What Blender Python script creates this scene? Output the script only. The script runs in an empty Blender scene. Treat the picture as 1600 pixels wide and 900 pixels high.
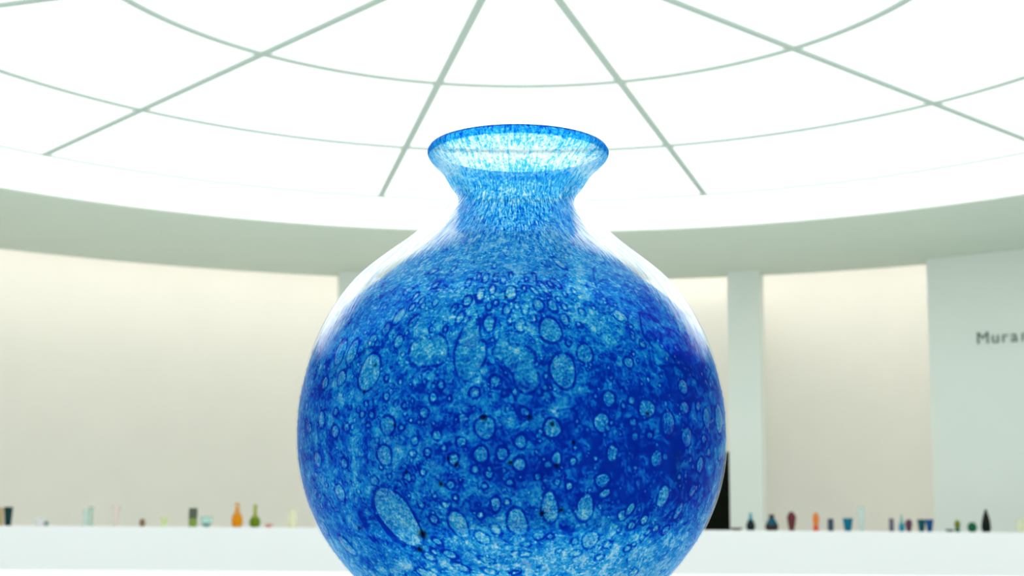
import bpy, bmesh, math, random
import numpy as np
from mathutils import Vector, Matrix, Euler

# ------------------------------------------------------------------ camera
F, PITCH, CY, ROLL = 2149.77, 0.1206, 563.49, 0.0065
CAMZ = 1.15
VD = 1.085                       # distance of the vase axis
sc = bpy.context.scene
cam = bpy.data.objects.new('camera', bpy.data.cameras.new('camera'))
sc.collection.objects.link(cam); sc.camera = cam
cam.location = (0, 0, CAMZ)
cam.rotation_euler = (Matrix.Rotation(math.pi/2 + PITCH, 3, 'X') @ Matrix.Rotation(ROLL, 3, 'Z')).to_euler()
cam.data.sensor_width = 36; cam.data.lens = F/1600*36
cam.data.shift_y = (CY-450)/1600
cam.data.clip_start = .05; cam.data.clip_end = 100
cam.data.dof.use_dof = True; cam.data.dof.focus_distance = VD-.11; cam.data.dof.aperture_fstop = 14
# ------------------------------------------------------------------ world, light, exposure
w = bpy.data.worlds.new('world'); sc.world = w; w.use_nodes = True
w.node_tree.nodes['Background'].inputs[0].default_value = (.8, .9, .88, 1)
w.node_tree.nodes['Background'].inputs[1].default_value = .3
PANEL_EMIT = 1.6
COVE_EMIT = 6.3
sc.view_settings.view_transform = 'Standard'; sc.view_settings.look = 'None'
sc.view_settings.gamma = 1; sc.view_settings.use_curve_mapping = False
sc.view_settings.exposure = 0.0

# ------------------------------------------------------------------ helpers
C = sc.collection
H = 3.0
RC = (-.0034*H, 2.281*H)         # centre of the round hall
CEIL = CAMZ + H

def ray(x, y):
    """direction of the sight line through a point of the photograph"""
    u, v = x-800, CY-y
    c, s = math.cos(ROLL), math.sin(ROLL); u, v = c*u-s*v, s*u+c*v
    return (u, F*math.cos(PITCH)-v*math.sin(PITCH), v*math.cos(PITCH)+F*math.sin(PITCH))

def on_circle(x, y, R):
    dx, dy, dz = ray(x, y); l = math.hypot(dx, dy); dx, dy, dz = dx/l, dy/l, dz/l
    b = dx*RC[0]+dy*RC[1]; c = RC[0]**2+RC[1]**2-R*R
    t = b+math.sqrt(b*b-c)
    return Vector((t*dx, t*dy, CAMZ+t*dz))

def ang(x, y, R):
    p = on_circle(x, y, R); return math.atan2(p.x-RC[0], p.y-RC[1])

def pol(R, a, z=0): return Vector((RC[0]+R*math.sin(a), RC[1]+R*math.cos(a), z))

class NB:
    def __init__(s, name):
        s.m = bpy.data.materials.new(name); s.m.use_nodes = True; s.t = s.m.node_tree; s.t.nodes.clear()
    def n(s, typ, props=None, **ins):
        nd = s.t.nodes.new(typ)
        for k, v in (props or {}).items(): setattr(nd, k, v)
        for k, v in ins.items():
            k = int(k[1:]) if k[0] == '_' and k[1:].isdigit() else k.replace('__', ' ')
            i = nd.inputs[k]
            if hasattr(v, 'links'): s.t.links.new(v, i)
            else: i.default_value = v
        return nd
    def math(s, op, a, b=0., clamp=False):
        return s.n('ShaderNodeMath', dict(operation=op, use_clamp=clamp), _0=a, _1=b).outputs[0]
    def mix(s, f, a, b): return s.n('ShaderNodeMixShader', None, _0=f, _1=a, _2=b).outputs[0]
    def out(s, sh): s.n('ShaderNodeOutputMaterial', None, Surface=sh); return s.m

def rgb(r, g, b, k=1.):
    f = lambda c: (c/255/12.92) if c/255 <= .04045 else ((c/255+.055)/1.055)**2.4
    return (min(.97, k*f(r)), min(.97, k*f(g)), min(.97, k*f(b)), 1)

def plaster(name, col, rough=.8, var=.03, scale=1.5, spec=.5):
    b = NB(name)
    tc = b.n('ShaderNodeTexCoord')
    nz = b.n('ShaderNodeTexNoise', None, Vector=tc.outputs['Object'], Scale=scale, Detail=4.)
    hsv = b.n('ShaderNodeHueSaturation', None, Color=col, Value=b.math('ADD', b.math('MULTIPLY', nz.outputs[0], var*2), 1-var))
    nz2 = b.n('ShaderNodeTexNoise', None, Vector=tc.outputs['Object'], Scale=180., Detail=3.)
    bp = b.n('ShaderNodeBump', None, Height=nz2.outputs[0], Strength=.05, Distance=.002)
    p = b.n('ShaderNodeBsdfPrincipled', None, Base__Color=hsv.outputs[0], Roughness=rough, Normal=bp.outputs[0])
    p.inputs['Specular IOR Level'].default_value = spec
    return b.out(p.outputs[0])

def emis(name, col, st, var=.0):
    b = NB(name)
    tc = b.n('ShaderNodeTexCoord')
    nz = b.n('ShaderNodeTexNoise', None, Vector=tc.outputs['Object'], Scale=.35, Detail=1.)
    e = b.n('ShaderNodeEmission', None, Color=col, Strength=b.math('ADD', b.math('MULTIPLY', nz.outputs[0], st*var*2), st*(1-var)))
    return b.out(e.outputs[0])

M = {}
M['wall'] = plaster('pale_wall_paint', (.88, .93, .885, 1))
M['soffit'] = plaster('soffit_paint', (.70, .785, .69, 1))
M['cream'] = plaster('cream_wall_paint', (.865, .865, .81, 1))
M['floor'] = plaster('floor_resin', (.84, .86, .84, 1), .35)
M['white'] = plaster('white_lacquer', (.885, .90, .91, 1), .45, .01)
M['rib'] = plaster('rib_paint', (.52, .62, .56, 1), .6)
M['dark'] = plaster('doorway_black', (.006, .008, .006, 1), .8, spec=.02)
M['letter'] = plaster('grey_lettering', (.12, .17, .145, 1), .8, spec=.1)
M['panel'] = emis('luminous_membrane', (.925, .985, .975, 1), PANEL_EMIT, .04)
M['cove'] = emis('warm_cove_lamp', (1., .955, .895, 1), COVE_EMIT)

def mesh_obj(name, verts, faces, mat, parent=None, smooth=False, **props):
    me = bpy.data.meshes.new(name); me.from_pydata([tuple(v) for v in verts], [], faces); me.update()
    bm = bmesh.new(); bm.from_mesh(me); bmesh.ops.recalc_face_normals(bm, faces=bm.faces); bm.to_mesh(me); bm.free()
    if smooth: me.polygons.foreach_set('use_smooth', [True]*len(me.polygons))
    if mat: me.materials.append(mat)
    o = bpy.data.objects.new(name, me); C.objects.link(o)
    if parent: o.parent = parent
    for k, v in props.items(): o[k] = v
    return o

def arc_block(R0, R1, a0, a1, z0, z1, step=.02):
    """curved block between two radii, two angles, two heights"""
    n = max(1, int(abs(a1-a0)/step)); full = abs(abs(a1-a0)-2*math.pi) < 1e-6
    V = []; Fc = []
    for i in range(n if full else n+1):
        a = a0+(a1-a0)*i/n
        V += [pol(R0, a, z0), pol(R1, a, z0), pol(R1, a, z1), pol(R0, a, z1)]
    N = n if full else n+1
    for i in range(n):
        p, q = 4*i, 4*((i+1) % N)
        for k in range(4): Fc.append((p+k, p+(k+1) % 4, q+(k+1) % 4, q+k))
    if not full: Fc += [(0, 1, 2, 3), (4*n, 4*n+1, 4*n+2, 4*n+3)]
    return V, Fc

def box(x0, x1, y0, y1, z0, z1):
    V = [(x, y, z) for x in (x0, x1) for y in (y0, y1) for z in (z0, z1)]
    return V, [(0, 1, 3, 2), (4, 5, 7, 6), (0, 1, 5, 4), (2, 3, 7, 6), (0, 2, 6, 4), (1, 3, 7, 5)]

def bevel(o, w=.003, seg=3):
    m = o.modifiers.new('bevel', 'BEVEL'); m.width = w; m.segments = seg; m.limit_method = 'ANGLE'

# ------------------------------------------------------------------ the hall
RW = 3.145*H; RO = 2.329*H; WT = .35
V, Fc = [], []
n = 96
for i in range(n): V.append(pol(14.2, 2*math.pi*i/n, 0))
for i in range(n): V.append(pol(14.2, 2*math.pi*i/n, -.2))
Fc = [tuple(range(n)), tuple(range(2*n-1, n-1, -1))]+[(i, (i+1) % n, n+(i+1) % n, n+i) for i in range(n)]
mesh_obj('floor', V, Fc, M['floor'], kind='structure')
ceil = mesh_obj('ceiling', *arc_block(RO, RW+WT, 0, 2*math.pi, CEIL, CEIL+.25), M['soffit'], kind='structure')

aR = ang(1450, 500, RW); aL = -1.15
mesh_obj('wall_right', *arc_block(RW, RW+WT, aR, 2*math.pi+aL, 0, CEIL), M['wall'], kind='structure')
wall_right = bpy.data.objects['wall_right']
for i, (x0, x1) in enumerate(((531, 583), (1136.5, 1187))):
    mesh_obj('trim_%d' % (i+1), *arc_block(RW, RW+WT, ang(x0, 470, RW), ang(x1, 470, RW), 0, CEIL, .008), M['wall'], kind='structure')
# the passage behind the columns
R2 = 12.6
mesh_obj('wall_back', *arc_block(R2, R2+.2, 0, 2*math.pi, 0, 5.3), M['cream'], kind='structure')
mesh_obj('ceiling_passage', *arc_block(RW+WT, R2, 0, 2*math.pi, 5.1, 5.3), M['cream'], kind='structure')
mesh_obj('wall_upstand', *arc_block(RW+WT-.06, RW+WT, 0, 2*math.pi, CEIL+.25, 5.1), M['cream'], kind='structure')
cv = mesh_obj('cove_lamp', *arc_block(11.4, 11.8, -1.6, 1.6, 5.05, 5.09), M['cove'])
cv['label'] = 'warm strip lamp running along the top of the passage behind the columns'; cv['category'] = 'lamp'
# lower partition with the black doorway
Rp = 12.0
pt = on_circle(1100, 458.5, Rp)
part = mesh_obj('wall_partition', *arc_block(Rp, Rp+.5, ang(860, 600, Rp), ang(1165, 600, Rp), 0, pt.z), M['cream'], kind='structure')
dt = on_circle(1138, 706, Rp-.03).z
doorway_dark = mesh_obj('doorway_dark_1', *arc_block(Rp-.03, Rp-.001, ang(1052, 700, Rp), ang(1160, 700, Rp), 0, dt), M['dark'], kind='structure')  # black sheet on the partition stands in for the dark of the opening
a0, a1 = ang(1052, 700, Rp), ang(1160, 700, Rp)
mesh_obj('door_handle', *arc_block(Rp-.07, Rp-.03, a1-.012, a1-.009, .95, 1.1), M['rib'], doorway_dark)

# lettering on the right wall
txt = [('M', 1536, 525.5), ('u', 1555.5, 524), ('r', 1570, 523), ('a', 1585, 522.2), ('n', 1602, 521), ('o', 1619.5, 520)]
dg = None
for ch, x, y in txt:
    cu = bpy.data.curves.new('letter', 'FONT'); cu.body = ch; cu.size = .185; cu.extrude = .004; cu.align_x = 'CENTER'
    cu.resolution_u = 4
    to = bpy.data.objects.new('letter_source', cu); C.objects.link(to)
    bpy.context.view_layer.update()
    me = bpy.data.meshes.new_from_object(to.evaluated_get(bpy.context.evaluated_depsgraph_get()))
    bpy.data.objects.remove(to)
    me.materials.clear(); me.materials.append(M['letter']); me.name = 'letter'
    o = bpy.data.objects.new('letter', me); C.objects.link(o)
    base = on_circle(x, y+11, RW-.006); a = math.atan2(base.x-RC[0], base.y-RC[1])
    o.rotation_euler = (math.pi/2, 0, -a)
    z = on_circle(1560, 535.5, RW).z
    o.location = (base.x, base.y, z); o.parent = wall_right

# luminous ceiling: panes, ribs, rings
RR = [.25*H, .8054*H, 1.3601*H, 1.9281*H, RO]
PH = -.2127
jw = .018
def pane(R0, R1, a0, a1, g):
    n = max(2, int((a1-a0)/.035)); V = []; Fc = []
    for zz in (CEIL+.05, CEIL+.07):
        for R in (R0+g, R1-g):
            for i in range(n+1):
                e = g/R; V.append(pol(R, a0+e+(a1-a0-2*e)*i/n, zz))
    m = n+1
    for i in range(n):
        Fc += [(i, i+1, m+i+1, m+i), (2*m+i, 2*m+i+1, 3*m+i+1, 3*m+i), (i, i+1, 2*m+i+1, 2*m+i), (m+i, m+i+1, 3*m+i+1, 3*m+i)]
    Fc += [(0, m, 3*m, 2*m), (n, m+n, 3*m+n, 2*m+n)]
    return V, Fc
for k in range(3):
    for j in range(12):
        a0 = PH+j*math.pi/6
        mesh_obj('panel', *pane(RR[k], RR[k+1], a0, a0+math.pi/6, jw), M['panel'], ceil)
mesh_obj('edge_panel', *arc_block(RR[3]+.012, RO-.002, 0, 2*math.pi, CEIL+.014, CEIL+.03), M['panel'], ceil)
V = [pol(RR[0]-jw, 2*math.pi*i/36, z) for z in (CEIL+.05, CEIL+.07) for i in range(36)]
mesh_obj('centre_panel', V, [tuple(range(36)), tuple(range(71, 35, -1))]+[(i, (i+1) % 36, 36+(i+1) % 36, 36+i) for i in range(36)], M['panel'], ceil)
for j in range(12):
    a = PH+j*math.pi/6; d = Vector((math.sin(a), math.cos(a), 0)); t = Vector((math.cos(a), -math.sin(a), 0))
    p0, p1 = pol(RR[0], a), pol(RR[3]-.01, a); hw = .027; V = []
    for p in (p0, p1):
        for s, z in ((-1, CEIL+.034), (1, CEIL+.034), (1, CEIL+.048), (-1, CEIL+.048)): V.append(p+t*hw*s+Vector((0, 0, z)))
    mesh_obj('rib', V, [(0, 1, 2, 3), (4, 5, 6, 7), (0, 1, 5, 4), (1, 2, 6, 5), (2, 3, 7, 6), (3, 0, 4, 7)], M['rib'], ceil)
for k, hw in ((0, .024), (1, .027), (2, .027), (3, .016)):
    mesh_obj('ring_rib', *arc_block(RR[k]-hw, RR[k]+hw, 0, 2*math.pi, CEIL+.035, CEIL+.048), M['rib'], ceil)
mesh_obj('ceiling_backing', *arc_block(.02, RO, 0, 2*math.pi, CEIL+.1, CEIL+.14), M['white'], ceil)

# long curved platform and the near table
PZ = CAMZ-.016
pl = mesh_obj('display_platform', *arc_block(7.3, 8.3, -1.35, 1.35, 0, PZ), M['white'])
pl['label'] = 'long curved white display platform carrying the row of small glass vases'; pl['category'] = 'platform'
bevel(pl, .006, 2)
HT = 166/F*VD                      # the table top lies this far under the eye
TZ = CAMZ-.0835
tb = bpy.data.objects.new('display_table', None); C.objects.link(tb); tb.location = (0, 1.5, 0)
tb['label'] = 'white display table in the foreground under the big blue vase'; tb['category'] = 'table'
yf = -TZ
top = mesh_obj('tabletop', *box(-2.4, 2.4, .35-1.5, 2.60-1.5, TZ-.05, TZ), M['white'], tb); bevel(top, .004)
bs = mesh_obj('base', *box(-2.3, 2.3, .45-1.5, 2.5-1.5, 0, TZ-.05), M['white'], tb)

# ------------------------------------------------------------------ small glass on the platform
def tint(name, col, clear=.35, rough=.08):
    b = NB(name)
    tc = b.n('ShaderNodeTexCoord')
    nz = b.n('ShaderNodeTexNoise', None, Vector=tc.outputs['Object'], Scale=25., Detail=2.)
    hs = b.n('ShaderNodeHueSaturation', None, Color=col, Value=b.math('ADD', b.math('MULTIPLY', nz.outputs[0], .3), .85))
    d = b.n('ShaderNodeBsdfDiffuse', None, Color=hs.outputs[0]).outputs[0]
    t = b.n('ShaderNodeBsdfTranslucent', None, Color=hs.outputs[0]).outputs[0]
    tr = b.n('ShaderNodeBsdfTransparent', None, Color=hs.outputs[0]).outputs[0]
    g = b.n('ShaderNodeBsdfGlossy', None, Color=(1, 1, 1, 1), Roughness=rough).outputs[0]
    s = b.mix(clear, b.mix(.5, d, t), tr)
    fr = b.n('ShaderNodeFresnel', None, IOR=1.4).outputs[0]
    return b.out(b.mix(b.math('MULTIPLY', fr, .5), s, g))
TM = {}
def tm(name, rgbv, clear):
    k = (name, clear)
    if k not in TM: TM[k] = tint(name+'_glass', rgb(*rgbv, 1.45), clear)
    return TM[k]

def lathe(prof, seg=20, wall=0):
    V = []; Fc = []
    pr = list(prof)
    for r, z in pr:
        for i in range(seg):
            a = 2*math.pi*i/seg; V.append((r*math.cos(a), r*math.sin(a), z))
    for j in range(len(pr)-1):
        for i in range(seg):
            Fc.append((j*seg+i, j*seg+(i+1) % seg, (j+1)*seg+(i+1) % seg, (j+1)*seg+i))
    Fc.append(tuple(range(seg))); Fc.append(tuple(range((len(pr)-1)*seg, len(pr)*seg)))
    return V, Fc

def smooth_prof(pts, n=14):
    """cubic interpolation of a (height fraction, half width fraction) list"""
    h = np.array([p[0] for p in pts]); r = np.array([p[1] for p in pts]); t = np.linspace(0, 1, n)
    out = []
    for x in t:
        i = min(max(np.searchsorted(h, x)-1, 0), len(h)-2)
        u = (x-h[i])/(h[i+1]-h[i]); m = lambda k: (r[min(k+1, len(r)-1)]-r[max(k-1, 0)])/(h[min(k+1, len(h)-1)]-h[max(k-1, 0)])*(h[i+1]-h[i])
        v = (2*u**3-3*u**2+1)*r[i]+(u**3-2*u**2+u)*m(i)+(-2*u**3+3*u**2)*r[i+1]+(u**3-u**2)*m(i+1)
        out.append((x, max(v, .02)))
    return out

SH = {
 'tumbler': [(0, .72), (.1, .76), (.9, .98), (1, 1)],
 'cup': [(0, .55), (.08, .62), (.6, .85), (1, 1)],
 'cylinder': [(0, .9), (.08, 1), (.9, 1), (1, .93)],
 'bowl': [(0, .4), (.15, .55), (.5, .85), (1, 1)],
 'ball': [(0, .5), (.2, .85), (.5, 1), (.8, .8), (1, .45)],
 'flute': [(0, .6), (.1, .45), (.5, .6), (1, 1)],
 'gourd': [(0, .7), (.12, .93), (.3, 1), (.48, .85), (.62, .5), (.8, .36), (.93, .33), (1, .42)],
 'longneck': [(0, .6), (.1, .9), (.25, 1), (.4, .8), (.52, .42), (.75, .3), (1, .38)],
 'drop': [(0, .7), (.15, .98), (.35, .95), (.6, .55), (.8, .32), (1, .3)],
 'flask': [(0, .8), (.15, 1), (.4, .93), (.65, .6), (.82, .4), (1, .42)],
 'amphora': [(0, .55), (.1, .6), (.4, .85), (.75, 1), (.88, .75), (.95, .5), (1, .55)],
 'slim': [(0, .85), (.1, .9), (.3, .72), (.6, 1), (.8, .95), (.93, .6), (1, .5)],
 'pillar': [(0, .95), (.1, 1), (.5, .93), (.8, .72), (.93, .5), (1, .48)],
 'dish': [(0, .5), (.3, .7), (1, 1)],
 'teardrop': [(0, .75), (.12, .98), (.3, 1), (.55, .82), (.8, .5), (.93, .28), (1, .24)],
}
# x, width px, height px, shape, kind, [(material, colour, clear, upto height fraction)], label
small = [
 (-1, 11, 28, 'cylinder', 'glass_vase', [('beige', (190, 178, 150), .4, 1)], 'beige cylindrical glass vase cut by the left edge of the picture'),
 (12, 13, 29, 'tumbler', 'tumbler', [('dark_teal', (14, 62, 66), .0, 1)], 'dark teal tapered tumbler at the left end of the platform'),
 (61, 18, 13, 'bowl', 'glass_bowl', [('milk', (238, 246, 240), .1, 1)], 'milky white small bowl right of the dark teal tumbler'),
 (72, 8, 8, 'ball', 'glass_dish', [('grey_blue', (150, 170, 172), .2, 1)], 'tiny grey blue round pot touching the milky white bowl'),
 (132, 8, 26, 'cylinder', 'glass_vase', [('ice', (205, 224, 216), .7, 1)], 'shorter of the two pale ice green cylinder vases side by side'),
 (141, 9, 30, 'cylinder', 'glass_vase', [('mist', (194, 206, 200), .65, 1)], 'taller greyer one of the two pale cylinder vases side by side'),
 (181, 13, 32, 'flute', 'glass_vase', [('pink', (238, 205, 202), .3, 1)], 'tall pale pink flaring glass vase'),
 (222, 9, 12, 'ball', 'glass_pot', [('brown', (140, 118, 80), .1, 1)], 'small brown round glass pot right of the pink vase'),
 (256, 10, 14, 'bowl', 'glass_bowl', [('pale_lime', (204, 215, 178), .5, 1)], 'faint pale lime small bowl between brown pot and two tone cylinder'),
 (301, 13, 29, 'cylinder', 'glass_vase', [('leaf', (150, 172, 92), .2, .45), ('smoke', (104, 112, 98), .1, 1)], 'two tone cylinder vase, smoky grey above leaf green'),
 (322, 20, 16, 'bowl', 'glass_bowl', [('steel', (140, 170, 172), .2, .35), ('pale_blue', (192, 214, 212), .5, 1)], 'pale blue clear bowl beside the smoky green cylinder'),
 (370, 17, 37, 'gourd', 'glass_bottle', [('amber', (228, 150, 4), .0, .5), ('apricot', (246, 160, 72), .1, 1)], 'bright amber orange gourd shaped bottle with slender neck'),
 (398, 17, 35, 'longneck', 'glass_bottle', [('olive', (112, 140, 14), .0, .42), ('lime', (168, 178, 80), .2, 1)], 'olive green round bottle with long pale neck'),
 (420, 13, 5, 'dish', 'glass_dish', [('rose', (205, 160, 148), .3, 1)], 'low rose coloured dish between olive bottle and cream bottle'),
 (457, 14, 28, 'pillar', 'glass_bottle', [('cream', (220, 228, 196), .3, 1)], 'pale cream bottle nearest the left side of the blue vase'),
 (1150, 22, 4, 'dish', 'glass_dish', [('rust', (92, 66, 56), .0, 1)], 'low rust brown dish in front of the black doorway'),
 (1173, 14, 27, 'drop', 'glass_bottle', [('ink', (16, 40, 44), .0, .6), ('turquoise', (40, 160, 176), .1, 1)], 'black drop shaped bottle with turquoise tip in front of the slim column'),
 (1206, 20, 25, 'flask', 'glass_flask', [('umber', (62, 52, 54), .0, .38), ('petrol', (10, 92, 116), .0, .8), ('umber', (62, 52, 54), .0, 1)], 'squat flask with brown foot and petrol blue shoulders'),
 (1237, 14, 29, 'amphora', 'glass_amphora', [('maroon', (112, 52, 62), .0, 1)], 'maroon amphora shaped vase with small lid like mouth'),
 (1275, 10, 28, 'slim', 'glass_vase', [('coral', (250, 96, 60), .0, .3), ('orange', (250, 140, 66), .05, 1)], 'slim orange vase with coral red foot'),
 (1298, 9, 19, 'cylinder', 'glass_vase', [('slate', (70, 88, 110), .0, 1)], 'short slate blue cylinder vase right of the orange vase'),
 (1325, 16, 20, 'cup', 'glass_cup', [('teal', (0, 120, 146), .0, 1)], 'teal tapered cup beside the tall clear cylinder'),
 (1346, 10, 38, 'cylinder', 'glass_vase', [('aqua_clear', (205, 225, 214), .75, 1)], 'tall clear pale aqua cylinder vase, tallest on the platform'),
 (1393, 7, 20, 'cylinder', 'glass_vase', [('mauve', (112, 112, 130), .1, 1)], 'thin mauve grey cylinder vase left of the cyan bottle'),
 (1409, 9, 26, 'drop', 'glass_bottle', [('cyan', (30, 150, 178), .0, .45), ('pale_cyan', (130, 186, 184), .3, 1)], 'small bottle with cyan belly and pale neck'),
 (1420, 11, 19, 'amphora', 'glass_amphora', [('plum', (104, 66, 92), .0, 1)], 'plum purple small amphora touching the cyan bottle'),
 (1440, 13, 19, 'cup', 'glass_cup', [('sea_green', (4, 92, 104), .0, 1)], 'dark sea green cup, left one of a touching pair'),
 (1452.5, 12.5, 19, 'cup', 'glass_cup', [('royal', (14, 84, 142), .0, 1)], 'royal blue cup, right one of a touching pair'),
 (1484, 14, 4, 'dish', 'glass_dish', [('graphite', (80, 88, 92), .0, 1)], 'flat graphite grey dish left of the green and amber vase'),
 (1496, 9, 18, 'slim', 'glass_vase', [('jade', (30, 120, 88), .0, .35), ('moss', (128, 136, 40), .1, 1)], 'small moss yellow vase with jade green foot'),
 (1519, 14, 15, 'ball', 'glass_jar', [('emerald', (14, 104, 66), .0, 1)], 'round emerald green jar left of the black bottle'),
 (1541, 14, 35, 'teardrop', 'glass_bottle', [('black', (6, 18, 16), .0, 1)], 'tall black teardrop bottle standing before the lettered wall'),
 (1597, 14, 20, 'cylinder', 'glass_vase', [('pale_straw', (214, 220, 196), .4, 1)], 'pale straw cylinder vase cut by the right edge of the picture'),
]
RP = 7.46
for (x, wpx, hpx, shp, kind, segs, lab) in small:
    p = on_circle(x, 826, RP); dep = math.hypot(p.x, p.y); s = p.y/F
    e = bpy.data.objects.new(kind, None); C.objects.link(e); e.location = (p.x, p.y, PZ+.0005)
    e['label'] = lab; e['category'] = {'glass_vase': 'vase', 'tumbler': 'tumbler', 'glass_bowl': 'bowl', 'glass_dish': 'dish', 'glass_pot': 'pot',
        'glass_bottle': 'bottle', 'glass_flask': 'flask', 'glass_amphora': 'vase', 'glass_cup': 'cup', 'glass_jar': 'jar'}[kind]
    e['group'] = 'small coloured glass pieces along the curved platform'
    pr = smooth_prof(SH[shp], 18); h = hpx*s; r = wpx*s/2; z0 = 0
    for k, (mn, mc, cl, up) in enumerate(segs):
        seg = [q for q in pr if z0-1e-6 <= q[0] <= up+1e-6]
        rr = lambda f: np.interp(f, [q[0] for q in pr], [q[1] for q in pr])
        seg = [(z0, rr(z0))]+[q for q in seg if z0+.01 < q[0] < up-.01]+[(up, rr(up))]
        prof = [(q[1]*r, q[0]*h) for q in seg]
        if up == 1:      # hollow mouth
            tr = prof[-1][0]; prof += [(tr*.82, h), (tr*.78, h*.86)]
        nm = 'body' if len(segs) == 1 else (['foot', 'body', 'collar'] if len(segs) == 3 else ['body', 'neck'] if kind == 'glass_bottle' else ['foot', 'body'])[k]
        mesh_obj(nm, *lathe(prof), tm(mn, mc, cl), e, True)
        z0 = up

# ------------------------------------------------------------------ the big blue vase
def rowinfo(y, xc=800):
    d = ray(xc, y); m = d[2]/d[1]                    # height per metre of depth
    depth = VD*math.cos(PITCH)+VD*m*math.sin(PITCH)
    return CAMZ+VD*m, depth/F                        # z, metres per pixel
def radius(y, wpx):
    z, s = rowinfo(y); X = wpx*s; t = X/VD
    return VD*t/math.sqrt(1+t*t), z
outer_px = [(246, 140.5), (252, 136.5), (259, 129), (267, 120), (281, 110.5), (293, 105.5), (304, 103), (313, 103.8), (322, 107), (337, 117.5), (351, 132), (373, 157),
            (382, 167), (397, 187), (421, 218.5), (443, 244.5), (470, 267.5), (499, 287), (530, 303.5), (560, 316), (590, 325), (617, 331.5),
            (640, 335.5), (665, 337.5), (690, 338), (720, 336), (748, 331.5), (780, 323), (810, 311), (840, 295.5), (867, 276.5), (894, 254),
            (920, 228), (945, 196), (965, 160), (978, 125), (985, 95)]
core_px = [(246, 140.5), (252, 136.5), (259, 129), (267, 120), (281, 110.2), (293, 103), (304, 94), (313, 90), (322, 91), (344, 103), (366, 118), (380, 131), (400, 152.5),
           (423, 181), (449, 213), (470, 241), (500, 273), (540, 302.5), (568, 315.5), (590, 322), (617, 328.7), (640, 332.7), (665, 334.7),
           (690, 335.2), (720, 333.2), (748, 328.7), (780, 320), (810, 308), (840, 292.5), (867, 273.5), (894, 251), (920, 225), (945, 193),
           (965, 157), (978, 122), (984, 90)]
def table(px):
    rz = [radius(y, w_) for y, w_ in px]
    return rz
def spline(pts, n):
    """smooth resampling of (r,z) points by arc length (cubic, natural)"""
    P = np.array(pts); d = np.r_[0, np.cumsum(np.hypot(*np.diff(P, axis=0).T))]
    t = np.linspace(0, d[-1], n); out = []
    m = np.zeros_like(P); m[1:-1] = (P[2:]-P[:-2])/(d[2:]-d[:-2])[:, None]; m[0] = (P[1]-P[0])/(d[1]-d[0]); m[-1] = (P[-1]-P[-2])/(d[-1]-d[-2])
    i = np.clip(np.searchsorted(d, t, side='right')-1, 0, len(d)-2); L = (d[i+1]-d[i]); u = ((t-d[i])/L)[:, None]; L = L[:, None]
    q = (2*u**3-3*u**2+1)*P[i]+(u**3-2*u**2+u)*L*m[i]+(-2*u**3+3*u**2)*P[i+1]+(u**3-u**2)*L*m[i+1]
    k = np.ones(9)/9
    for c in range(2):
        pad = np.pad(q[:, c], 4, mode='edge'); sm = np.convolve(pad, k, 'valid'); sm[:4] = q[:4, c]; sm[-4:] = q[-4:, c]; q[:, c] = sm
    return q
ct = table(core_px)
# the lip: a rolled edge above the flare
Rrim, zrim = radius(239.5, 143.3)
lip = []
lr = .0031
for k in range(9):
    a = math.radians(125-k*24)      # from inside top round to the outside
    lip.append((Rrim-lr+lr*math.cos(a), zrim+lr*math.sin(a)))
core_pts = lip[:7]+ct[:]
NR = 560
prof = spline(core_pts, NR)
SARC = np.r_[0, np.cumsum(np.hypot(*np.diff(prof, axis=0).T))]
ztop = prof[:, 1].max()
def xoff(z):
    """the piece leans slightly: axis offset by height"""
    zs = [rowinfo(y)[0] for y in (985, 400, 313, 239)]
    return np.interp(z, zs, [0, 0.0, 5*rowinfo(313)[1], 7.5*rowinfo(239)[1]])
zmon = prof[:, 1].copy()
k0 = int(np.argmax(zmon))
def core_r(z): return np.interp(z, zmon[k0:][::-1], prof[k0:, 0][::-1])
def core_s(z): return np.interp(z, zmon[k0:][::-1], SARC[k0:][::-1])
def s_of_y(y): return core_s(rowinfo(y)[0])
def hit(x, y):
    d = ray(x, y); l = d[1]; dx, dz = d[0]/l, d[2]/l
    t = np.linspace(VD-.20, VD, 900)
    X, Z = t*dx, CAMZ+t*dz
    Fv = np.hypot(X-xoff(Z), t-VD)-core_r(Z)
    i = np.where(Fv < 0)[0]; i = i[0] if len(i) else int(np.argmin(Fv))
    th = math.atan2(X[i]-xoff(Z[i]), VD-t[i]); return th, float(core_s(Z[i])), float(core_r(Z[i])), float(t[i])

# azimuth columns: fine towards the viewer's side of the vase, coarser behind
th_front = np.linspace(-1.62, 1.62, 900); th_back = np.linspace(1.62, 2*math.pi-1.62, 300)[1:-1]
TH = np.r_[th_front, th_back]; NC = len(TH)
LIGHT = np.zeros((NR, NC), np.float32); RING = np.zeros_like(LIGHT); DENS = np.zeros_like(LIGHT); SPECK = np.zeros_like(LIGHT)
RROW = prof[:, 0]
PXM = VD/F

def window(th, s, r0, ext):
    i0, i1 = np.searchsorted(SARC, [s-ext, s+ext]); dth = ext/max(r0, .02)
    res = []
    for sh in (0, 2*math.pi, -2*math.pi):
        j0, j1 = np.searchsorted(TH, [th+sh-dth, th+sh+dth])
        if j1 > j0 and i1 > i0:
            a = (TH[j0:j1]-th-sh)[None, :]*RROW[i0:i1, None]; b = (s-SARC[i0:i1])[:, None]+0*a   # b up
            res.append((slice(i0, i1), slice(j0, j1), a, b))
    return res
def sstep(a, b, x):
    t = np.clip((x-a)/(b-a), 0, 1); return t*t*(3-2*t)

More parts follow.
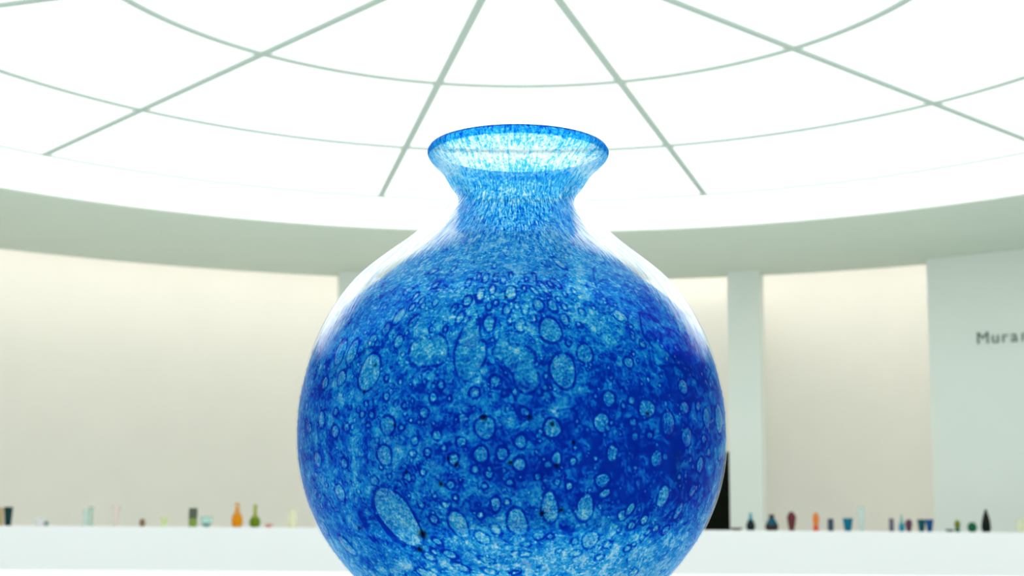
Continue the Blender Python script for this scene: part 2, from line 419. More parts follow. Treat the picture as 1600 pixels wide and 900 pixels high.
bub_geo = []       # (th, s, rx, ry, rot)
def stamp(th, s, rx, ry, rot, wring=1.25, light=1., ring=1.):
    r0 = float(np.interp(s, SARC, RROW)); ext = max(rx, ry)+4*PXM
    c, sn = math.cos(rot), math.sin(rot)
    wr = wring*PXM/min(rx, ry)
    for I, J, a, b in window(th, s, r0, ext):
        a2 = c*a-sn*b; b2 = sn*a+c*b
        wob = 1+.05*np.sin(3*np.arctan2(b2, a2)+th*40)
        rho = np.sqrt((a2/rx)**2+(b2/ry)**2)*wob
        L = (1-sstep(1-1.0*wr, 1., rho))*light
        G = np.exp(-((rho-1-wr*.6)/(wr*.95))**2)*ring  # dark rim: the bubble's refraction edge, painted into the colour
        LIGHT[I, J] = np.maximum(LIGHT[I, J]*(1-(G*(rho > 1-wr))*.7), L)
        RING[I, J] = np.maximum(RING[I, J]*(1-L*.9), G)

def px_bubble(x, y, rx, ry, deg):
    th, s, r, t = hit(x, y)
    sc_ = t/F*1.0
    i = int(np.clip(np.searchsorted(SARC, s), 3, NR-4)); dr, dz = prof[i+3]-prof[i-3]; l = math.hypot(dr, dz)
    fy = max(.5, abs(dz)/l+.0); fx = max(.38, math.cos(th))
    # the pixel ellipse carried onto the surface
    return th, s, rx*sc_/fx, ry*sc_/fy, math.radians(deg)

c2 = [(475,700,58,103,12),(318,590,28,72,8),(383,588,27,70,12),(325,730,24,40,5),(237,757,17,34,5),(492,527,20,36,10),(568,465,19,32,8),(633,530,23,37,5),
(636,395,24,46,10),(713,422,16,30,25),(708,345,13,20,10),(758,312,12,20,10),(833,320,14,22,0),(728,285,11,18,10),(832,228,13,20,15),(685,258,18,22,30),
(823,152,16,18,20),(1005,312,22,30,0),(1075,278,20,42,0),(1140,250,15,28,0),(1103,190,14,28,0),(1068,180,9,20,0),(1010,215,12,25,0),(1155,190,10,20,0),
(1200,200,13,24,0),(1150,122,9,18,0),(965,405,17,35,12),(1122,432,30,48,0),(1122,342,14,22,0),(1160,322,12,16,0),(1218,362,20,27,0),(937,350,13,18,10),
(812,465,11,14,0),(885,465,9,13,0),(1155,748,28,32,0),(1043,808,28,28,0),(1207,812,13,15,0),(862,768,18,24,0),(820,835,20,25,0),(568,830,16,22,0),
(568,732,10,15,0),(773,753,9,14,0),(600,772,8,12,0),(908,840,9,12,0),(665,880,11,14,0),(618,868,9,11,0),(707,852,8,10,0),(930,138,10,18,0)]
c3 = [(28,270,29,45,0),(60,340,12,20,0),(105,352,20,34,0),(178,335,27,35,-5),(253,340,22,34,-12),(317,345,13,19,-10),(318,410,20,33,-10),(150,408,15,24,0),
(78,443,28,38,0),(22,420,10,18,0),(242,470,58,73,-10),(310,688,68,98,-5),(428,597,41,53,0),(413,373,16,20,-20),(617,395,30,38,-50),(210,245,14,45,-20),
(158,258,12,28,-30),(240,222,12,20,-10),(275,218,13,28,-20),(290,110,16,40,-15),(28,175,7,20,0),(155,185,7,25,0),(112,195,7,12,0),(60,205,8,14,0),
(100,245,9,15,0),(320,275,9,15,0),(283,303,10,15,0),(372,262,10,17,-15),(958,778,28,40,0),(558,843,34,44,-5),(762,895,48,50,-5),(965,890,28,32,0),
(1038,880,10,22,0),(665,645,25,28,0),(570,725,10,14,0),(487,828,10,14,0),(680,850,20,22,0),(740,548,16,20,0),(340,540,12,14,0),(395,440,12,12,0)]
c4 = [(600,590,88,165,-28),(920,630,45,72,-20),(1060,128,52,58,0),(1038,268,38,42,0),(1148,262,30,35,0),(536,270,38,52,-15),(552,115,38,48,-15),(742,50,23,28,0),
(808,165,22,26,0),(945,80,25,27,0),(935,202,25,25,0),(895,290,25,30,0),(693,195,18,22,0),(683,263,17,18,0),(760,256,17,20,0),(846,233,14,15,0),
(190,292,19,38,-8),(280,147,20,32,-5),(340,125,15,18,0),(305,465,26,42,-10),(483,403,20,23,0),(327,313,18,25,0),(657,385,20,22,-10),(735,360,15,16,0),
(1007,345,20,20,0),(1080,368,20,22,0),(880,425,22,20,0),(1115,525,24,38,0),(1170,517,16,15,0),(1035,582,18,18,0),(793,605,20,22,-20),(728,530,15,14,0),
(855,530,14,20,-60),(1116,658,22,30,-40),(1045,700,28,38,-45),(877,788,20,30,-60),(770,800,19,28,-50),(812,720,15,24,-50),(933,855,20,36,-60),(800,775,14,20,-50),
(1070,817,17,30,-70),(1082,875,17,28,-70),(760,890,28,45,-60),(210,85,17,42,0),(148,130,10,24,0),(340,740,22,55,-35),(225,650,13,35,-30),(420,58,12,16,0),
(470,60,13,17,0),(283,45,12,18,0),(640,12,12,14,0),(905,493,12,14,80),(798,484,12,12,0),(1057,433,13,14,80),(520,335,9,10,0),(563,383,10,11,0),
(235,425,8,12,0),(402,460,10,12,0),(625,128,12,15,80),(452,115,12,12,0)]
c5 = [(243,130,45,50,-10),(77,200,30,35,0),(73,318,31,35,0),(98,45,20,28,-60),(60,620,50,72,-15),(230,545,42,80,-8),(412,545,45,70,0),(440,713,40,43,0),
(505,403,38,38,0),(557,262,31,46,0),(845,105,35,65,0),(942,175,28,52,0),(1045,80,20,55,-8),(1110,80,24,75,-5),(1000,15,12,25,0),(663,102,21,24,0),
(672,175,19,24,0),(750,167,15,19,0),(645,262,8,9,0),(675,338,12,14,0),(830,278,14,18,0),(820,485,30,58,5),(970,455,16,32,5),(1010,320,18,40,0),
(1030,187,11,22,0),(1055,255,9,20,0),(1115,250,13,45,0),(898,560,16,45,15),(903,385,10,17,0),(610,583,26,28,15),(650,550,18,35,20),(720,608,18,24,15),
(655,638,18,20,10),(833,660,14,24,30),(782,652,14,18,25),(740,670,11,17,15),(710,700,11,14,0),(515,470,20,36,60),(500,100,40,52,0),(468,287,13,17,0),
(350,303,18,20,0),(332,432,18,20,0),(268,410,15,16,0),(168,382,18,18,0),(22,413,17,17,0),(220,320,20,22,80),(8,515,14,16,0),(362,782,18,24,80),
(490,803,15,18,80),(635,757,14,17,80),(105,787,15,20,80),(530,735,18,20,80),(47,783,14,18,80),(360,720,16,16,0),(282,770,11,14,80),(232,693,14,15,80),
(108,733,15,18,80),(687,412,12,17,0),(725,462,9,12,0),(753,430,7,9,0),(590,660,9,11,0),(668,735,9,10,0),(50,882,10,16,80),(175,690,22,25,80),
(265,290,25,35,0),(785,290,30,45,0),(665,885,20,20,45)]
crops = ((c2, 440, 380, 3.461), (c3, 790, 380, 3.461), (c4, 440, 630, 3.333), (c5, 790, 630, 3.333))
rnd = random.Random(7)
for lst, ox, oy, s_ in crops:
    for (x, y, a, b_, d) in lst:
        bub_geo.append(px_bubble(ox+x/s_, oy+y/s_, a/s_, b_/s_, d))

# thread-like pigment lines and outlined pods
def surf(x, y): th, s, r, t = hit(x, y); return th, s
def conv(pts, ox, oy, s_): return [surf(ox+x/s_, oy+y/s_) for x, y in pts]
def fine(q, n=6, closed=False):
    """Catmull-Rom through the points"""
    P = np.array(q); N = len(P); out = []
    for i in range(N if closed else N-1):
        g = lambda k: P[k % N] if closed else P[min(max(k, 0), N-1)]
        for j in range(n):
            u = j/n; a, b, c, d = g(i-1), g(i), g(i+1), g(i+2)
            out.append(.5*((2*b)+(-a+c)*u+(2*a-5*b+4*c-d)*u*u+(-a+3*b-3*c+d)*u**3))
    if not closed: out.append(P[-1])
    return out
def line(q, wpx=1.4, amp=1., arr=None):
    arr = RING if arr is None else arr
    for (t0, s0), (t1, s1) in zip(q[:-1], q[1:]):
        tm_, sm = (t0+t1)/2, (s0+s1)/2; r0 = float(np.interp(sm, SARC, RROW))
        L = math.hypot((t1-t0)*r0, s1-s0)
        for I, J, a, b in window(tm_, sm, r0, L/2+4*wpx*PXM):
            ax, bx = (t1-t0)*r0, -(s1-s0); l2 = ax*ax+bx*bx+1e-12
            u = np.clip((a*ax+b*bx)/l2, -.5, .5); d = np.hypot(a-u*ax, b-u*bx)
            arr[I, J] = np.maximum(arr[I, J], amp*np.exp(-(d/(wpx*PXM))**2))
def fill(q, amp, arr, mode='max'):
    P = np.array(q); r0 = float(np.interp(P[:, 1].mean(), SARC, RROW))
    i0, i1 = np.searchsorted(SARC, [P[:, 1].min(), P[:, 1].max()]); j0, j1 = np.searchsorted(TH[:900], [P[:, 0].min(), P[:, 0].max()])
    T, S = np.meshgrid(TH[j0:j1], SARC[i0:i1]); ins = np.zeros(T.shape, bool)
    for (x0, y0), (x1, y1) in zip(P, np.roll(P, -1, 0)):
        c = ((y0 > S) != (y1 > S)) & (T < (x1-x0)*(S-y0)/(y1-y0+1e-12)+x0); ins ^= c
    sub = arr[i0:i1, j0:j1]; sub[ins] = np.maximum(sub[ins], amp)

O2, O3, O1, O4, O5 = (440, 380, 3.461), (790, 380, 3.461), (640, 170, 3.912), (440, 630, 3.333), (790, 630, 3.333)
pods = [
 ([(690,600),(700,550),(760,490),(800,515),(850,495),(895,530),(900,610),(870,650),(800,665),(735,665),(695,640)], O2),
 ([(1055,370),(1070,430),(1075,500),(1110,560),(1095,640),(1050,710),(990,745),(945,700),(935,600),(960,510),(1000,430)], O2),
 ([(5,480),(20,540),(70,550),(150,585),(165,680),(185,760),(120,815),(60,780),(30,700),(-30,640),(-70,600),(-60,560),(-30,500)], O3),
]
pod_out = []
for P, o in pods:
    q = fine(conv(P, *o), 6, True); fill(q, .55, LIGHT); line(q+[q[0]], 1.9, 1.); pod_out.append(q)
lines = [
 ([(1075,500),(1110,540),(1160,530),(1180,480),(1185,440)], O2, 1.4, .9),
 ([(1110,605),(1150,620),(1190,680),(1235,740)], O2, 1.4, .9), ([(1060,700),(1110,740),(1140,780),(1200,790),(1240,800)], O2, 1.6, .8),
 ([(690,650),(760,690),(800,680),(850,715)], O2, 1.6, .7), ([(650,480),(700,520),(760,470)], O2, 1.2, .6),
 ([(480,20),(530,80),(535,105),(480,130),(478,190),(500,250),(550,310),(540,335),(500,330)], O3, 1.2, .8),
 ([(720,375),(760,380),(810,420),(860,462),(900,470),(980,540),(1050,600),(1110,690)], O3, 1.7, 1.),
 ([(720,375),(740,480),(790,560),(800,630),(830,665),(930,660),(1010,720),(1070,770),(1110,690)], O3, 1.5, .9),
 ([(870,580),(930,650)], O3, 1.2, .7), ([(580,725),(610,760),(650,800)], O3, 1.6, .7), ([(400,765),(460,770)], O3, 2.4, .8),
 ([(185,790),(230,800),(260,840)], O3, 2.5, .6), ([(90,580),(150,585)], O3, 2., .8),
 ([(530,610),(550,680),(585,740),(620,700),(655,680),(670,600),(690,580),(760,590),(830,560)], O1, 1.5, .7),
 ([(595,250),(615,330),(625,380),(650,420)], O1, .8, .4), ([(690,250),(688,330),(695,400)], O1, .8, .4),
 ([(830,350),(835,500)], O1, 1.1, .8), ([(895,250),(920,230),(935,205)], O1, 1.8, 1.), ([(415,180),(425,190)], O1, 1.6, 1.), ([(935,172),(950,176)], O1, 1.8, .9),
 ([(980,320),(960,400)], O1, 1.3, .8), ([(1025,300),(1010,340)], O1, 1.2, .8), ([(310,150),(320,165)], O1, 1.6, .9),
 ([(775,405),(778,430)], O1, 1.2, .8), ([(690,462),(745,462)], O1, 1., .8),
 ([(150,350),(180,420),(240,500),(290,590)], O4, 2.2, .6), ([(40,560),(130,650),(220,780),(300,850)], O4, 2.2, .6),
 ([(400,560),(440,640),(380,680),(460,700),(600,740)], O4, 3.5, .6), ([(480,460),(485,560),(560,680),(640,740)], O4, 2.6, 1.),
 ([(480,460),(520,435),(600,440)], O4, 2.4, .9), ([(870,560),(875,620),(920,690),(970,700)], O4, 2.2, .9),
 ([(270,40),(350,30),(370,80),(310,110)], O5, 1.4, .8), ([(455,150),(500,140),(545,120)], O5, 1.4, .7), ([(380,220),(420,290),(460,330)], O5, 2.2, .6),
 ([(120,700),(180,660),(260,640),(350,660),(430,640)], O5, 4., .55), ([(560,600),(640,650),(740,560)], O5, 2.5, .5),
 ([(750,280),(760,230),(820,210),(860,260)], O5, 2., .6), ([(40,20),(100,100),(160,90)], O5, 1.8, .5),
]
for P, o, wd, am in lines: line(fine(conv(P, *o), 4), wd*1.2, am)
pale = conv([(545,600),(540,470),(600,440),(690,450),(720,530),(670,590),(655,660),(620,690),(590,715),(560,670)], *O1)
fill(fine(pale, 4, True), .5, LIGHT)
for b in bub_geo:
    yy_ = s_of_y(520); stamp(*b, wring=1.6, light=1.5 if b[1] < yy_ else (1.3 if b[1] > s_of_y(770) else rnd.uniform(.85, 1.1)))  # upper bubbles stamped paler: their white glints are put into the colour
# many small seed bubbles, elongated towards the neck, flattened towards the foot
rs = np.random.RandomState(5)
def y_rand(y0, y1): return rs.uniform(s_of_y(y0), s_of_y(y1))
seed_geo = []
zones = [(212, 300, 330, (.5, 1.0), (2.0, 6.0), .0, .6, 0), (300, 400, 1500, (.7, 1.5), (2.2, 4.5), .75, .6, 0), (400, 450, 900, (1., 2.2), (1.35, 2.3), .9, .7, 1),
         (450, 540, 560, (1.0, 3.3), (1.1, 1.7), .9, .8, 1), (540, 800, 1500, (.9, 3.3), (.95, 1.35), .85, .9, 1), (790, 985, 2600, (.8, 2.9), (.55, .9), .95, .6, 1)]
for y0, y1, nn, (ra, rb), (ea, eb), lg, rg, geo in zones:
    for k in range(nn*2):
        s = y_rand(y0, y1); th = rs.uniform(-math.pi, math.pi)
        r = ra+(rb-ra)*rs.random_sample()**2.6
        i = np.searchsorted(SARC, s); j = np.searchsorted(TH, th if th > -1.62 else th+2*math.pi)
        if LIGHT[min(i, NR-1), min(j, NC-1)] > .2 and y0 > 400: continue
        e = rs.uniform(ea, eb); rx, ry = r*PXM, r*e*PXM
        stamp(th, s, rx, ry, rs.uniform(-.15, .15), wring=.8 if r < 2 else 1.05, light=lg, ring=rg*rs.uniform(.5, 1))
        if geo and r > 1.9 and abs(th) < 1.5: seed_geo.append((th, s, rx, ry, 0.))
# broad pigment density
TT, SS = np.meshgrid(TH, SARC)
ys = np.array([186, 199, 215, 270, 300, 330, 380, 430, 480, 560, 650, 740, 800, 850, 900, 985]); sv = np.array([s_of_y(y) for y in ys]); sv[0] = 0
dv = np.array([.55, .42, .0, .08, .38, .38, .36, .40, .50, .58, .63, .64, .58, .44, .38, .45])
sv, idx = np.unique(sv, return_index=True); dv = dv[idx]
DENS += np.interp(SS, sv, dv)
DENS[SARC < s_of_y(240)*0+SARC[min(NR-1, int(np.argmax(prof[:60, 0])))]+.0035, :] = .6
for x, y, sx, sy, am in [(1030,585,75,45,.26),(1000,720,110,55,.24),(1090,640,45,80,.14),(860,660,90,60,.08),(600,840,80,35,.16),(880,800,110,28,.14),
                         (1045,770,45,45,.2),(1080,540,40,50,.12),(520,600,50,60,.07),(700,880,60,25,.10),(820,470,150,40,-.03),(960,440,50,40,.06),(560,880,60,50,.12),
                         (1000,870,90,40,-.10),(760,880,60,30,-.07),(500,740,30,60,-.05),(640,620,70,40,.04),(1030,490,30,30,.1),(790,310,45,30,-.12)]:
    th, s = surf(x, y); r0 = float(np.interp(s, SARC, RROW)); c_ = max(.45, math.cos(th))
    DENS += .7*am*np.exp(-(((TT-th)*r0/(sx*PXM/c_))**2+((SS-s)/(sy*PXM))**2)*.5)
# the far side of the piece is thinner in colour
DENS -= .16*sstep(1.5, 1.75, TT)*(1-sstep(4.53, 4.78, TT))
for x, y, r, o in [(508,660,9,O2),(3,292,9,O3),(243,108,12,O5),(1052,75,16,O4),(735,680,26,O4),(720,760,18,O4),(911,320,12,O4),(830,420,13,O4),(290,555,12,O5),
                   (190,575,14,O5),(265,325,12,O5),(355,205,10,O5),(125,75,12,O5),(590,115,9,O4),(650,360,9,O4),(405,650,11,O4),(445,805,10,O2),(1190,310,12,O4),
                   (740,55,12,O5),(30,310,10,O5),(870,290,9,O4)]:
    th, s = surf(o[0]+x/o[2], o[1]+y/o[2]); r = r/o[2]*PXM; r0 = float(np.interp(s, SARC, RROW))
    for I, J, a, b in window(th, s, r0, 3*r): SPECK[I, J] = np.maximum(SPECK[I, J], np.exp(-((a*a+b*b)/(r*r))**1.5))

vase = bpy.data.objects.new('glass_vase', None); C.objects.link(vase)
VB = TZ+.001; vase.location = (0, VD, VB)
vase['label'] = 'large round bubbled cobalt blue glass vase with flared lip in the foreground'; vase['category'] = 'vase'

# coloured body
zoff = prof[-1, 1]-TZ-.002
X = xoff(prof[:, 1])[:, None]+prof[:, 0][:, None]*np.sin(TH)[None, :]
Y = -prof[:, 0][:, None]*np.cos(TH)[None, :]
Z = (prof[:, 1]-VB)[:, None]+0*X
co = np.stack([X, Y, Z], -1).reshape(-1, 3).astype(np.float32)
ii, jj = np.meshgrid(np.arange(NR-1), np.arange(NC), indexing='ij'); j2 = (jj+1) % NC
fa = np.stack([ii*NC+jj, (ii+1)*NC+jj, (ii+1)*NC+j2, ii*NC+j2], -1).reshape(-1, 4).astype(np.int32)
me = bpy.data.meshes.new('body'); me.vertices.add(len(co)); me.vertices.foreach_set('co', co.ravel())
me.loops.add(fa.size); me.loops.foreach_set('vertex_index', fa.ravel()); me.polygons.add(len(fa))
me.polygons.foreach_set('loop_start', np.arange(0, fa.size, 4, dtype=np.int32))
me.update(calc_edges=True)
at = me.color_attributes.new('pigment_and_shade', 'FLOAT_COLOR', 'POINT')
at.data.foreach_set('color', np.stack([LIGHT, RING, DENS, SPECK], -1).astype(np.float32).ravel())  # pigment, plus bubble edge shading and glints painted as colour
me.polygons.foreach_set('use_smooth', np.ones(len(fa), bool))
body = bpy.data.objects.new('body', me); C.objects.link(body); body.parent = vase

b = NB('cobalt_glass')
tc = b.n('ShaderNodeTexCoord')
att = b.n('ShaderNodeAttribute', dict(attribute_name='pigment_and_shade'))
sep = b.n('ShaderNodeSeparateColor', None, Color=att.outputs['Color'])
Lt, Rg, Dn, Sp = sep.outputs[0], sep.outputs[1], sep.outputs[2], att.outputs['Alpha']
obj_ = tc.outputs['Object']
xyz = b.n('ShaderNodeSeparateXYZ', None, Vector=obj_)
# height weights: neck streaks above, mottling below
hz = lambda y: rowinfo(y)[0]-VB
neck = b.n('ShaderNodeMapRange', None, Value=xyz.outputs[2], From__Min=hz(470), From__Max=hz(390)).outputs[0]
# streak texture: angle around the axis stretched along the height
angn = b.math('ARCTAN2', xyz.outputs[0], xyz.outputs[1])
cmb = b.n('ShaderNodeCombineXYZ', None, X=b.math('SINE', angn), Y=b.math('COSINE', angn), Z=b.math('MULTIPLY', xyz.outputs[2], 4.5)).outputs[0]
streak = b.n('ShaderNodeTexNoise', None, Vector=cmb, Scale=42., Detail=3., Roughness=.6).outputs[0]
fine_n = b.n('ShaderNodeTexNoise', None, Vector=obj_, Scale=520., Detail=2., Roughness=.6).outputs[0]
mid = b.n('ShaderNodeTexNoise', None, Vector=obj_, Scale=95., Detail=4., Roughness=.65, Distortion=.45).outputs[0]
big = b.n('ShaderNodeTexNoise', None, Vector=obj_, Scale=28., Detail=3., Roughness=.6, Distortion=.8).outputs[0]
vor = b.n('ShaderNodeTexVoronoi', dict(feature='DISTANCE_TO_EDGE'), Vector=b.n('ShaderNodeVectorMath', dict(operation='ADD'), _0=obj_,
    _1=b.n('ShaderNodeVectorMath', dict(operation='SCALE'), _0=b.n('ShaderNodeTexNoise', None, Vector=obj_, Scale=60., Detail=2.).outputs[1], Scale=.02).outputs[0]).outputs[0], Scale=62.).outputs[0]
web = b.math('SUBTRACT', 1., b.math('MULTIPLY', vor, 9.), True)
amp = lambda n_, k: b.math('MULTIPLY', b.math('SUBTRACT', n_, .5), k)
notneck = b.math('SUBTRACT', 1., neck)
d = b.math('ADD', Dn, b.math('MULTIPLY', b.math('MULTIPLY', neck, b.n('ShaderNodeMapRange', None, Value=xyz.outputs[2], From__Min=hz(335), From__Max=hz(298), To__Min=2.5, To__Max=.7).outputs[0]), b.math('SUBTRACT', streak, .5)))
d = b.math('ADD', d, b.math('MULTIPLY', notneck, amp(mid, 1.9)))
d = b.math('ADD', d, b.math('MULTIPLY', notneck, amp(big, .75)))
d = b.math('ADD', d, amp(fine_n, .8))
fleck = b.n('ShaderNodeTexNoise', None, Vector=obj_, Scale=330., Detail=2., Roughness=.55).outputs[0]
fl = b.n('ShaderNodeMapRange', dict(interpolation_type='SMOOTHSTEP'), Value=fleck, From__Min=.53, From__Max=.64).outputs[0]
thinness = b.math('SUBTRACT', .85, Dn, True)
d = b.math('SUBTRACT', d, b.math('MULTIPLY', b.math('MULTIPLY', fl, thinness), b.math('ADD', .35, b.math('MULTIPLY', notneck, .45))))
d = b.math('ADD', d, b.math('MULTIPLY', b.math('MULTIPLY', web, notneck), .09))
inside = b.math('MULTIPLY', Lt, b.math('ADD', b.math('MULTIPLY', b.math('SUBTRACT', d, .16), .42), b.math('MULTIPLY', b.math('SUBTRACT', .52, fine_n), 1.0)))
d = b.math('SUBTRACT', d, b.math('MAXIMUM', inside, 0.))
d = b.math('ADD', d, b.math('MULTIPLY', Rg, .42), True)
ramp = b.n('ShaderNodeValToRGB', None, _0=d)
cr = ramp.color_ramp; cr.interpolation = 'LINEAR'
stops = [(0., (.92, .98, 1.)), (.16, (.62, .88, .98)), (.32, (.18, .67, .93)), (.5, (.035, .49, .85)), (.68, (.008, .28, .78)), (.84, (.003, .12, .70)), (1., (0., .045, .50))]
while len(cr.elements) < len(stops): cr.elements.new(.5)
for e_, (p_, c_) in zip(cr.elements, stops): e_.position = p_
for e_, (p_, c_) in zip(cr.elements, stops): e_.color = (*c_, 1)
colr = b.n('ShaderNodeMix', dict(data_type='RGBA'), Factor=Sp)
colr.inputs[6].default_value = (1, 1, 1, 1); b.t.links.new(ramp.outputs[0], colr.inputs[6]); colr.inputs[7].default_value = (.0, .004, .03, 1)
pig = colr.outputs[2]
hgt = b.math('ADD', b.math('MULTIPLY', mid, .6), b.math('MULTIPLY', Lt, .8))
bump = b.n('ShaderNodeBump', None, Height=hgt, Strength=.35, Distance=.0012).outputs[0]
trn = b.n('ShaderNodeBsdfTransparent', None, Color=pig).outputs[0]
# milky part of the coloured layer scatters the light that comes through
trl = b.n('ShaderNodeBsdfTranslucent', None, Color=pig, Normal=bump).outputs[0]
dif = b.n('ShaderNodeBsdfDiffuse', None, Color=pig, Normal=bump).outputs[0]
gls = b.n('ShaderNodeBsdfGlossy', None, Color=(.6, .85, 1, 1), Roughness=.12, Normal=bump).outputs[0]
sh = b.mix(.38, trn, b.mix(.45, trl, dif))
fr = b.n('ShaderNodeFresnel', None, IOR=1.1, Normal=bump).outputs[0]
b.out(b.mix(b.math('MULTIPLY', fr, .5), sh, gls)); body.data.materials.append(b.m)

# inner wall and lip closing it, nearly clear
b = NB('clear_inner_glass')
tc = b.n('ShaderNodeTexCoord')
nz = b.n('ShaderNodeTexNoise', None, Vector=tc.outputs['Object'], Scale=60., Detail=3.)
bp = b.n('ShaderNodeBump', None, Height=nz.outputs[0], Strength=.3, Distance=.002).outputs[0]
fr = b.n('ShaderNodeFresnel', None, IOR=1.2, Normal=bp).outputs[0]
b.out(b.mix(b.math('MULTIPLY', fr, .6), b.n('ShaderNodeBsdfTransparent', None, Color=(.93, .975, 1, 1)).outputs[0], b.n('ShaderNodeBsdfGlossy', None, Color=(1, 1, 1, 1), Roughness=.1, Normal=bp).outputs[0]))
m_inner = b.m
ip = [tuple(prof[0])]
kk = int(np.argmax(prof[:80, 0]))
thick = .0032
idxs = list(range(kk+10, NR, 14))
for i in idxs:
    dr, dz = prof[min(i+2, NR-1)]-prof[i-2]; l = math.hypot(dr, dz)
    ip.append((prof[i, 0]+dz/l*thick, prof[i, 1]-dr/l*thick))
ip[-1] = (ip[-1][0], prof[-1, 1]+.006); ip.append((.004, prof[-1, 1]+.007))
V = []; Fc = []; sg = 120
for r, z in ip:
    for k in range(sg):
        a = 2*math.pi*k/sg; V.append((float(xoff(z))+r*math.sin(a), -r*math.cos(a), z-VB))
for j in range(len(ip)-1):
    for k in range(sg): Fc.append((j*sg+k, j*sg+(k+1) % sg, (j+1)*sg+(k+1) % sg, (j+1)*sg+k))
Fc.append(tuple(range((len(ip)-1)*sg, len(ip)*sg)))
mesh_obj('inner_wall', V, Fc, m_inner, vase, True)
# foot
rf = prof[-1, 0]; zf = prof[-1, 1]-VB
mesh_obj('foot', *lathe([(rf*.9, 0), (rf*.99, 0.0004), (rf, zf), (rf*.9, zf+.003)], 96), body.data.materials[0], vase, True)

# clear casing over shoulders and belly
op = [(y, w_) for y, w_ in outer_px if y >= 299]
oc = spline([radius(290, 105.6), radius(297, 103.6)]+[radius(*q) for q in op if q[0] >= 304], 200)
V = []; Fc = []; sg = 256
for r, z in oc:
    for k in range(sg):
        a = 2*math.pi*k/sg; V.append((float(xoff(z))+r*math.sin(a), -r*math.cos(a), z-VB))
for j in range(len(oc)-1):
    for k in range(sg): Fc.append((j*sg+k, j*sg+(k+1) % sg, (j+1)*sg+(k+1) % sg, (j+1)*sg+k))
b = NB('clear_casing')
tc = b.n('ShaderNodeTexCoord')
xyz = b.n('ShaderNodeSeparateXYZ', None, Vector=tc.outputs['Object'])
angn = b.math('ARCTAN2', xyz.outputs[0], xyz.outputs[1])
cmb = b.n('ShaderNodeCombineXYZ', None, X=b.math('SINE', angn), Y=b.math('COSINE', angn), Z=b.math('MULTIPLY', xyz.outputs[2], 2.5)).outputs[0]
st = b.n('ShaderNodeTexNoise', None, Vector=cmb, Scale=26., Detail=4., Roughness=.6).outputs[0]
bp = b.n('ShaderNodeBump', None, Height=st, Strength=.25, Distance=.0015).outputs[0]
lw = b.n('ShaderNodeLayerWeight', None, Blend=.5, Normal=bp).outputs['Facing']
up = b.n('ShaderNodeMapRange', None, Value=xyz.outputs[2], From__Min=hz(590), From__Max=hz(500)).outputs[0]
edge = b.n('ShaderNodeMapRange', dict(interpolation_type='SMOOTHSTEP'), Value=lw, From__Min=.56, From__Max=.78).outputs[0]
thin = b.math('MULTIPLY', b.math('POWER', lw, 14.), .6)
f1 = b.math('MAXIMUM', b.math('MULTIPLY', b.math('MULTIPLY', edge, up), .85), thin)
f1 = b.math('MULTIPLY', f1, b.n('ShaderNodeMapRange', None, Value=xyz.outputs[2], From__Min=hz(298), From__Max=hz(322)).outputs[0])
f1 = b.math('ADD', f1, .003, True)
tint_c = b.n('ShaderNodeValToRGB', None, _0=st); cr = tint_c.color_ramp
cr.elements[0].position = .35; cr.elements[0].color = (.62, .76, 1., 1); cr.elements[1].position = .55; cr.elements[1].color = (1, 1, 1, 1)
g = b.n('ShaderNodeBsdfGlossy', None, Color=tint_c.outputs[0], Roughness=.08, Normal=bp).outputs[0]
b.out(b.mix(f1, b.n('ShaderNodeBsdfTransparent', None, Color=(.985, .995, 1, 1)).outputs[0], g))
mesh_obj('casing', V, Fc, b.m, vase, True)

# bubbles: clear domes of glass lying in the coloured layer
b = NB('bubble_glass')
tc = b.n('ShaderNodeTexCoord')
nz = b.n('ShaderNodeTexNoise', None, Vector=tc.outputs['Object'], Scale=300., Detail=2.)
bp = b.n('ShaderNodeBump', None, Height=nz.outputs[0], Strength=.5, Distance=.001).outputs[0]
fr = b.n('ShaderNodeFresnel', None, IOR=1.12, Normal=bp).outputs[0]
b.out(b.mix(b.math('ADD', fr, .0), b.n('ShaderNodeBsdfTransparent', None, Color=(.93, 1, 1, 1)).outputs[0], b.n('ShaderNodeBsdfGlossy', None, Color=(.9, .97, 1, 1), Roughness=.15, Normal=bp).outputs[0]))
m_bub = b.m
def spt(th, s, h=0):
    i = np.clip(s, 0, SARC[-1]); r = np.interp(i, SARC, prof[:, 0]); z = np.interp(i, SARC, prof[:, 1])
    r2 = np.interp(i+.002, SARC, prof[:, 0]); z2 = np.interp(i+.002, SARC, prof[:, 1])
    dr, dz = r2-r, z2-z; l = math.hypot(dr, dz)+1e-9
    nr, nz_ = -dz/l, dr/l
    rr = r+nr*h
    return (float(xoff(z))+rr*math.sin(th), -rr*math.cos(th), z+nz_*h-VB)
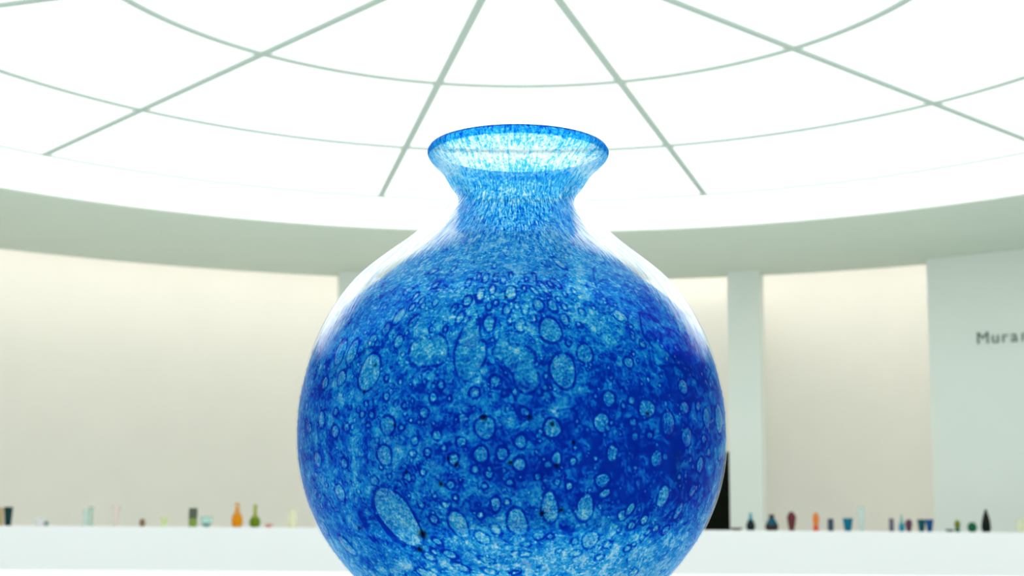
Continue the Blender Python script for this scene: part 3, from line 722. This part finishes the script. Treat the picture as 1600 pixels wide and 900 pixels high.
def dome(th, s, rx, ry, rot, sg, rings, hmax):
    r0 = float(np.interp(s, SARC, RROW)); c, sn = math.cos(rot), math.sin(rot); V = []; Fc = []
    for k in range(rings):
        q = 1-k/rings
        for j in range(sg):
            a = 2*math.pi*j/sg; a2, b2 = rx*q*math.cos(a), ry*q*math.sin(a)
            x_, y_ = c*a2+sn*b2, -sn*a2+c*b2
            V.append(spt(th+x_/r0, s-y_, .0003+hmax*math.sqrt(max(0, 1-q*q))))
    V.append(spt(th, s, .0003+hmax)); n0 = len(V)-1
    for k in range(rings-1):
        for j in range(sg): Fc.append((k*sg+j, k*sg+(j+1) % sg, (k+1)*sg+(j+1) % sg, (k+1)*sg+j))
    for j in range(sg): Fc.append(((rings-1)*sg+j, (rings-1)*sg+(j+1) % sg, n0))
    return V, Fc
for bb in sorted(bub_geo, key=lambda q: -q[2]*q[3])[:296]:
    hm = min(.0011, .35*min(bb[2], bb[3]))
    V, Fc = dome(*bb, 20 if bb[2] > .004 else 12, 3 if bb[2] > .004 else 2, hm)
    mesh_obj('bubble', V, Fc, m_bub, vase, True)
for q in pod_out:
    P = np.array(q); c0 = P.mean(0); V = []; Fc = []; n = len(P)
    for k, f in enumerate((1, .85, .6, .3)):
        for p in P: V.append(spt(c0[0]+(p[0]-c0[0])*f, c0[1]+(p[1]-c0[1])*f, .0003+.0009*math.sqrt(1-f*f)))
    V.append(spt(c0[0], c0[1], .0012))
    for k in range(3):
        for j in range(n): Fc.append((k*n+j, k*n+(j+1) % n, (k+1)*n+(j+1) % n, (k+1)*n+j))
    for j in range(n): Fc.append((3*n+j, 3*n+(j+1) % n, 4*n))
    o = mesh_obj('bubble', V, Fc, m_bub, vase, True)
    o['label'] = 'large irregular flattened bubble with a dark outline'
V = []; Fc = []
for bb in seed_geo:
    v, f = dome(*bb, 8, 1, .0004); o0 = len(V); V += v; Fc += [tuple(i+o0 for i in t) for t in f]
if V: mesh_obj('seed_bubbles', V, Fc, m_bub, vase, True, kind='stuff')
